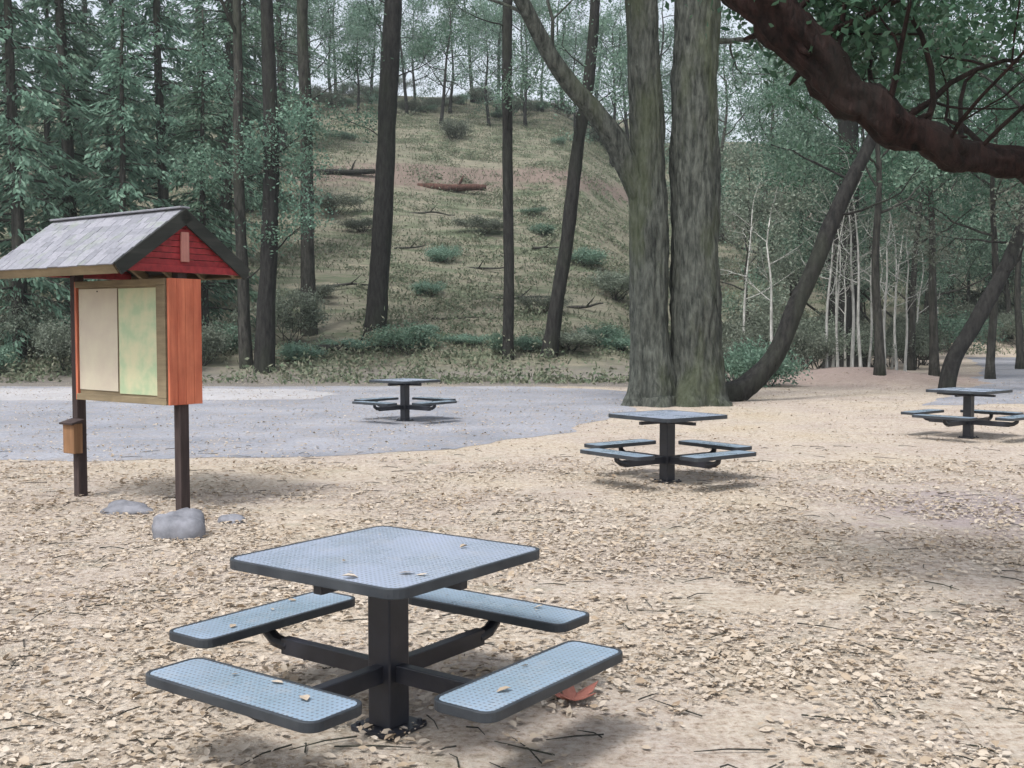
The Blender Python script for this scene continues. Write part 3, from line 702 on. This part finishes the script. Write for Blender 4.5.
# --- shrubs
shr = [make_shrub(51, 1.7, 1.6, M['scrub']), make_shrub(52, 1.1, 1.5, M['leaves']), make_shrub(53, 2.4, 1.9, M['scrub'], 26, .10)]
for i, (u, y, kq) in enumerate(((735, 27, 0), (765, 31, 2), (800, 30, 0), (820, 34, 2), (870, 36, 2), (890, 38, 0), (915, 36, 2), (940, 54, 0), (965, 56, 2), (1000, 55, 2), (1040, 57, 0), (1085, 33, 2), (745, 40, 2), (785, 38, 2), (845, 41, 2), (905, 42, 2), (720, 34, 2), (760, 25.5, 1), (985, 58, 2), (922, 40, 2), (1020, 54, 2), (700, 29, 0), (950, 53, 2))):
    q = at(u, 380, y * K); place(shr[kq], foot(q.x, q.y), i * 1.7, .9 + .5 * random.random(), 'grey-green bush in the scrub right of the double trunk', 'bush', 'bushes right of the double trunk')
for i, (u, v) in enumerate(((320, 300), (425, 335), (445, 262), (480, 235), (540, 235), (600, 345), (335, 215), (470, 345), (530, 350), (455, 140), (340, 140), (560, 145), (615, 300), (300, 360), (580, 265), (365, 232), (535, 215), (430, 295), (545, 315), (345, 350), (405, 352), (570, 350), (620, 350), (500, 352))):
    q = on_hill(u, v); f = .7 + .5 * random.random(); place(shr[(0, 1, 1)[i % 3]], q, i * 1.3, (f * random.uniform(1, 1.7), f * random.uniform(.8, 1.2), f * random.uniform(.45, .9)), 'low bush growing on the open slope', 'bush', 'low bushes on the open slope')
for i, (u, y) in enumerate(((-60, 29), (0, 28), (35, 30), (70, 28.5), (110, 29.5), (140, 28), (200, 29.5), (225, 31), (288, 32), (-120, 30), (155, 33), (10, 34), (-30, 32))):
    q = at(u, 380, y * K); place(shr[i % 3], foot(q.x, q.y), i * 1.9, .8 + .4 * random.random(), 'bush along the foot of the evergreen thicket on the left', 'bush', 'bushes below the evergreens')

for i, u in enumerate(range(318, 640, 13)):
    y = (82 + (i * 29 % 7) * 1.6) * K; q = at(u + random.uniform(-4, 4), 120, y)
    place(shr[(2, 0, 1)[i % 3]], foot(q.x, q.y), i * 1.9, (random.uniform(.9, 1.7), random.uniform(.9, 1.4), random.uniform(.6, 1.3)), 'bush on the skyline along the top of the open slope', 'bush', 'bushes along the skyline')
# --- fallen logs on the slope
for (u, v, L, r, a, lab) in ((452, 192, 4.6, .30, .05, 'fallen red-brown log lying across the brown cutting on the slope'), (345, 176, 4.0, .22, -.05, 'fallen dark log on the brown cutting, left of the thickest trunk'), (350, 352, 3.2, .13, .1, 'thin fallen log near the foot of the thickest dark trunk')):
    q = on_hill(u, v); o = empty('fallen_log', (q.x, q.y, q.z + r * .8), a); b = MB()
    P = wob((-L / 2, 0, 0), (L / 2, 0, 0), 10, .03, u * .1); b.tube(P, lerp_r(r, r * .7, 10), 14, .2, v * .1)
    b.tube([P[6], P[6] + Vector((.2, -.1, .5)), P[6] + Vector((.35, -.1, .8))], [r * .35, r * .25, r * .12], 7); b.build('log', M['log'] if u > 400 and v < 300 else M['bark_dark'], o, smooth=True)
    tag(o, lab, 'log')

for i, (u, v) in enumerate(((430, 215), (545, 250), (480, 270), (410, 250), (605, 225), (350, 290), (520, 300), (455, 320), (585, 310))):
    q = on_hill(u, v); rr = random.Random(i); L = rr.uniform(1.2, 3.2); r = rr.uniform(.04, .09); a = rr.uniform(-.5, .5)
    o = empty('fallen_branch', (q.x, q.y, q.z + r), a); b = MB(); P = wob((-L / 2, 0, 0), (L / 2, 0, rr.uniform(0, .25)), 8, .08, i * 3.3); b.tube(P, lerp_r(r, r * .4, 8), 8, .2, i)
    b.tube([P[4], P[4] + Vector((.25, -.2, .2)), P[4] + Vector((.5, -.3, .45))], [r * .5, r * .35, r * .15], 5); b.build('branch', M['bark_mid'], o, smooth=True)
    tag(o, 'bare dead branch lying on the open slope among low bushes', 'branch', 'dead branches on the open slope')
# ------------------------------------------------------------------ leaf litter, twigs, slope grass (uncountable)
g = np.random.default_rng(77)
def litter(n, y0, y1, pw, size, name, z=.012):
    y = y0 + (y1 - y0) * g.random(n) ** pw; x = (g.random(n) * 2 - 1) * (y * .68 + 1.5)
    keep = np.array([1.3 * noise.noise(Vector((a * .8, c * .8, 3))) + .8 * noise.noise(Vector((a * 2.6, c * 2.6, 9))) > g.random() * 1.1 - .68 for a, c in zip(x, y)])
    x, y = x[keep], y[keep]; n = len(x)
    D = g.normal(size=(n, 3)); D[:, 2] *= .12
    return np.stack([x, y, z + g.random(n) * .012 + np.array([hill(a, c) for a, c in zip(x, y)])], 1), D
C1, D1 = litter(150000, 1.6, 14, 1.6, .05, 'a'); C2, D2 = litter(80000, 8, 36, 1.15, .08, 'b')
C3, D3 = litter(120000, 1.6, 9, 1.4, .05, 'c')
tp = ground(389, 728); ta = math.radians(54)                # a few leaves have come down on the near table and its seats
def on_table(lx, ly, z): return (tp.x + lx * math.cos(ta) - ly * math.sin(ta), tp.y + lx * math.sin(ta) + ly * math.cos(ta), z)
T = [on_table(*g.uniform(-.44, .44, 2), .757) for _ in range(7)]
for k_ in range(4):
    for _ in range(3):
        lx, ly = .755 + g.uniform(-.09, .09), g.uniform(-.4, .4); c_, s_ = math.cos(k_ * math.pi / 2), math.sin(k_ * math.pi / 2)
        T.append(on_table(lx * c_ - ly * s_, lx * s_ + ly * c_, .385))
TD = g.normal(size=(len(T), 3)); TD[:, 2] *= .1
C, D = np.concatenate([C1, C2, np.array(T), C3]), np.concatenate([D1, D2, TD, D3]); n = len(C); NBIG = len(C1) + len(C2) + len(T)
def flat_leaves(name, C, D, L, W, m):
    D = D / np.linalg.norm(D, axis=1, keepdims=True); U = np.array([0, 0, 1.0]) + g.normal(size=(len(C), 3)) * .25
    S = np.cross(D, U); S /= np.linalg.norm(S, axis=1, keepdims=True); Nn = np.cross(S, D)
    sc = np.clip(g.lognormal(-.12, .5, len(C)), .3, 1.9)[:, None]; sc[NBIG:] *= .36; sc[len(C1):len(C1) + len(C2)] *= .85; L, W = L * sc, W * sc * g.uniform(.7, 1.2, len(C))[:, None]
    curl = g.uniform(-.1, .4, len(C))[:, None]
    v = np.empty((len(C), 6, 3)); v[:, 0] = C - D * L / 2; v[:, 1] = C - D * L * .1 + S * W / 2 + Nn * W * curl; v[:, 2] = C + D * L * .25 + S * W * .38 + Nn * W * curl; v[:, 3] = C + D * L / 2
    v[:, 4] = C + D * L * .25 - S * W * .38 + Nn * W * curl; v[:, 5] = C - D * L * .1 - S * W / 2 + Nn * W * curl
    n = len(C); me = bpy.data.meshes.new(name); me.vertices.add(6 * n); me.vertices.foreach_set('co', v.ravel())
    idx = (np.arange(n)[:, None] * 6 + np.array([0, 1, 2, 3, 0, 3, 4, 5])[None]).ravel().astype(np.int32)
    me.loops.add(8 * n); me.loops.foreach_set('vertex_index', idx); me.polygons.add(2 * n); me.polygons.foreach_set('loop_start', np.arange(0, 8 * n, 4, dtype=np.int32))
    me.update(calc_edges=True); me.materials.append(m); o = bpy.data.objects.new(name, me); COL.objects.link(o); return o
tag(flat_leaves('leaf_litter', C, D, .035, .021, M['litter']), 'tan and brown dead leaves strewn over the clearing', 'leaf litter', kind='stuff')
b = MB(); rr = random.Random(3)
for i in range(900):
    y = 1.8 + 14 * rr.random() ** 1.5; x = rr.uniform(-1, 1) * (y * .66 + 1); a = rr.uniform(0, 6.3); L = rr.uniform(.06, .32)
    p0 = Vector((x, y, .012)); d = Vector((math.cos(a), math.sin(a), 0)) * L
    b.tube([p0, p0 + d * .5 + Vector((rr.gauss(0, .012), rr.gauss(0, .012), .006)), p0 + d], [.004, .0035, .002], 4)
tag(b.build('twigs', M['bark_mid']), 'small dry twigs scattered among the leaves', 'twigs', kind='stuff')
# dry grass and ferns on the slope
n = 110000; x = g.uniform(-45, 45, n); y = K * (27 + 62 * g.random(n) ** 1.1)
keep = np.array([noise.noise(Vector((a * .22, c * .5, 5))) > g.random() * .9 - .45 for a, c in zip(x, y)]); x, y = x[keep], y[keep]
z = np.array([hill(a, c) for a, c in zip(x, y)]); ok = (z > .45) & (np.hypot((x - 11.5) / 3.6, (y / K - 29) / 4.5) > 1.2); x, y, z = x[ok], y[ok], z[ok]; n = len(x)
D = g.normal(size=(n, 3)) * .6; D[:, 2] = 1
o = leaf_obj('slope_grass', np.stack([x, y, z + .10], 1), D, .30, .045, M['drygrass']); tag(o, 'dry grass and low ferns covering the hillside', 'grass', kind='stuff')
# tangled low undergrowth in drifts on the slope
nc = 17000; cx_ = g.uniform(-42, 42, nc); cy_ = K * (26.2 + 60 * g.random(nc) ** 1.25)
keep = np.array([noise.noise(Vector((a * .16, c * .34, 2))) + .5 * noise.noise(Vector((a * .6, c * .9, 7))) > g.random() * .8 - .38 for a, c in zip(cx_, cy_)]) & (np.hypot((cx_ - 11.5) / 3.6, (cy_ / K - 29) / 4.5) > 1.15)
cx_, cy_ = cx_[keep], cy_[keep]; keep = np.array([hill(a, c) > .12 or (a < 4 and c > 26.5 * K) for a, c in zip(cx_, cy_)]); cx_, cy_ = cx_[keep], cy_[keep]
idx = np.repeat(np.arange(len(cx_)), g.integers(14, 48, len(cx_))); rad = g.uniform(.15, .55, len(cx_)); hh = g.uniform(.12, .55, len(cx_))
off = g.normal(size=(len(idx), 2)) * rad[idx][:, None]; X = cx_[idx] + off[:, 0]; Y = cy_[idx] + off[:, 1] * .8
Z = np.array([hill(a, c) for a, c in zip(X, Y)]) + .03 + np.abs(g.normal(size=len(idx))) * hh[idx] * np.exp(-(off ** 2).sum(1) / (2 * rad[idx] ** 2))
D = g.normal(size=(len(idx), 3)); D[:, 2] += .4
o = leaf_obj('undergrowth', np.stack([X, Y, Z], 1), D, .17, .075, M['under']); tag(o, 'tangled low olive undergrowth drifting over the slope', 'undergrowth', kind='stuff')
# one reddish leaf by the bench
p = ground(572, 703); b = MB(); pts = []
for i in range(20):
    a = 2 * math.pi * i / 20; r = .085 * (1 + .45 * math.cos(5 * a)) * (1.15 if abs(a - math.pi) > .5 else .8); pts.append((r * math.cos(a), r * math.sin(a), .018 + .03 * (r / .1) ** 2))
b.add(pts + [(0, 0, .014)] + [(x, y, z + .003) for x, y, z in pts] + [(0, 0, .017)], [(20, (i + 1) % 20, i) for i in range(20)] + [(41, 21 + i, 21 + (i + 1) % 20) for i in range(20)] + [(i, (i + 1) % 20, 21 + (i + 1) % 20, 21 + i) for i in range(20)])
o = b.build('fallen_leaf', M['redleaf']); o.location = (p.x, p.y, 0); o.rotation_euler.z = .5
tag(o, 'large red-brown fallen leaf on the ground by the right front bench', 'leaf')

# ------------------------------------------------------------------ light
w = bpy.data.worlds.new('World'); scene.world = w; w.use_nodes = True; nt = w.node_tree
sky = nt.nodes.new('ShaderNodeTexSky'); sky.sky_type = 'NISHITA'; sky.sun_disc = False
EL, AZ = math.radians(60), math.radians(215)
sky.sun_elevation = EL; sky.sun_rotation = AZ; sky.dust_density = 3.5; sky.air_density = 1.0; sky.ozone_density = 1.0
hs = nt.nodes.new('ShaderNodeHueSaturation'); hs.inputs['Saturation'].default_value = .38; hs.inputs['Value'].default_value = 1.15
nt.links.new(sky.outputs[0], hs.inputs['Color']); nt.links.new(hs.outputs[0], nt.nodes['Background'].inputs[0]); nt.nodes['Background'].inputs[1].default_value = .12
sd = bpy.data.lights.new('sun', 'SUN'); sd.energy = 1.5; sd.angle = math.radians(11); sd.color = (1, .975, .945)
so = bpy.data.objects.new('sun', sd); COL.objects.link(so)
dirv = Vector((math.sin(AZ) * math.cos(EL), math.cos(AZ) * math.cos(EL), math.sin(EL)))
so.rotation_euler = dirv.to_track_quat('Z', 'Y').to_euler(); so.location = (0, 0, 30)
vs = scene.view_settings; vs.view_transform = 'Standard'; vs.look = 'None'; vs.gamma = 1; vs.exposure = .98
scene.cycles.use_denoising = True
scene.cycles.max_bounces = 6; scene.cycles.transparent_max_bounces = 4

# ------------------------------------------------------------------ the damp air between the trees
b = MB(); b.box((0, 200, 45), (1500, 1500, 94)); hz = b.build('haze', M['ground']); hz.data.materials.clear()
hm = bpy.data.materials.new('damp_air'); hm.use_nodes = True; nt = hm.node_tree
nt.nodes.remove(nt.nodes['Principled BSDF']); pv = nt.nodes.new('ShaderNodeVolumePrincipled')
pv.inputs['Color'].default_value = (.86, .93, .93, 1); pv.inputs['Density'].default_value = .0006; pv.inputs['Anisotropy'].default_value = .2
nt.links.new(pv.outputs[0], nt.nodes['Material Output'].inputs['Volume']); hz.data.materials.append(hm)
tag(hz, 'thin pale haze in the air between the trees', 'haze', kind='stuff')
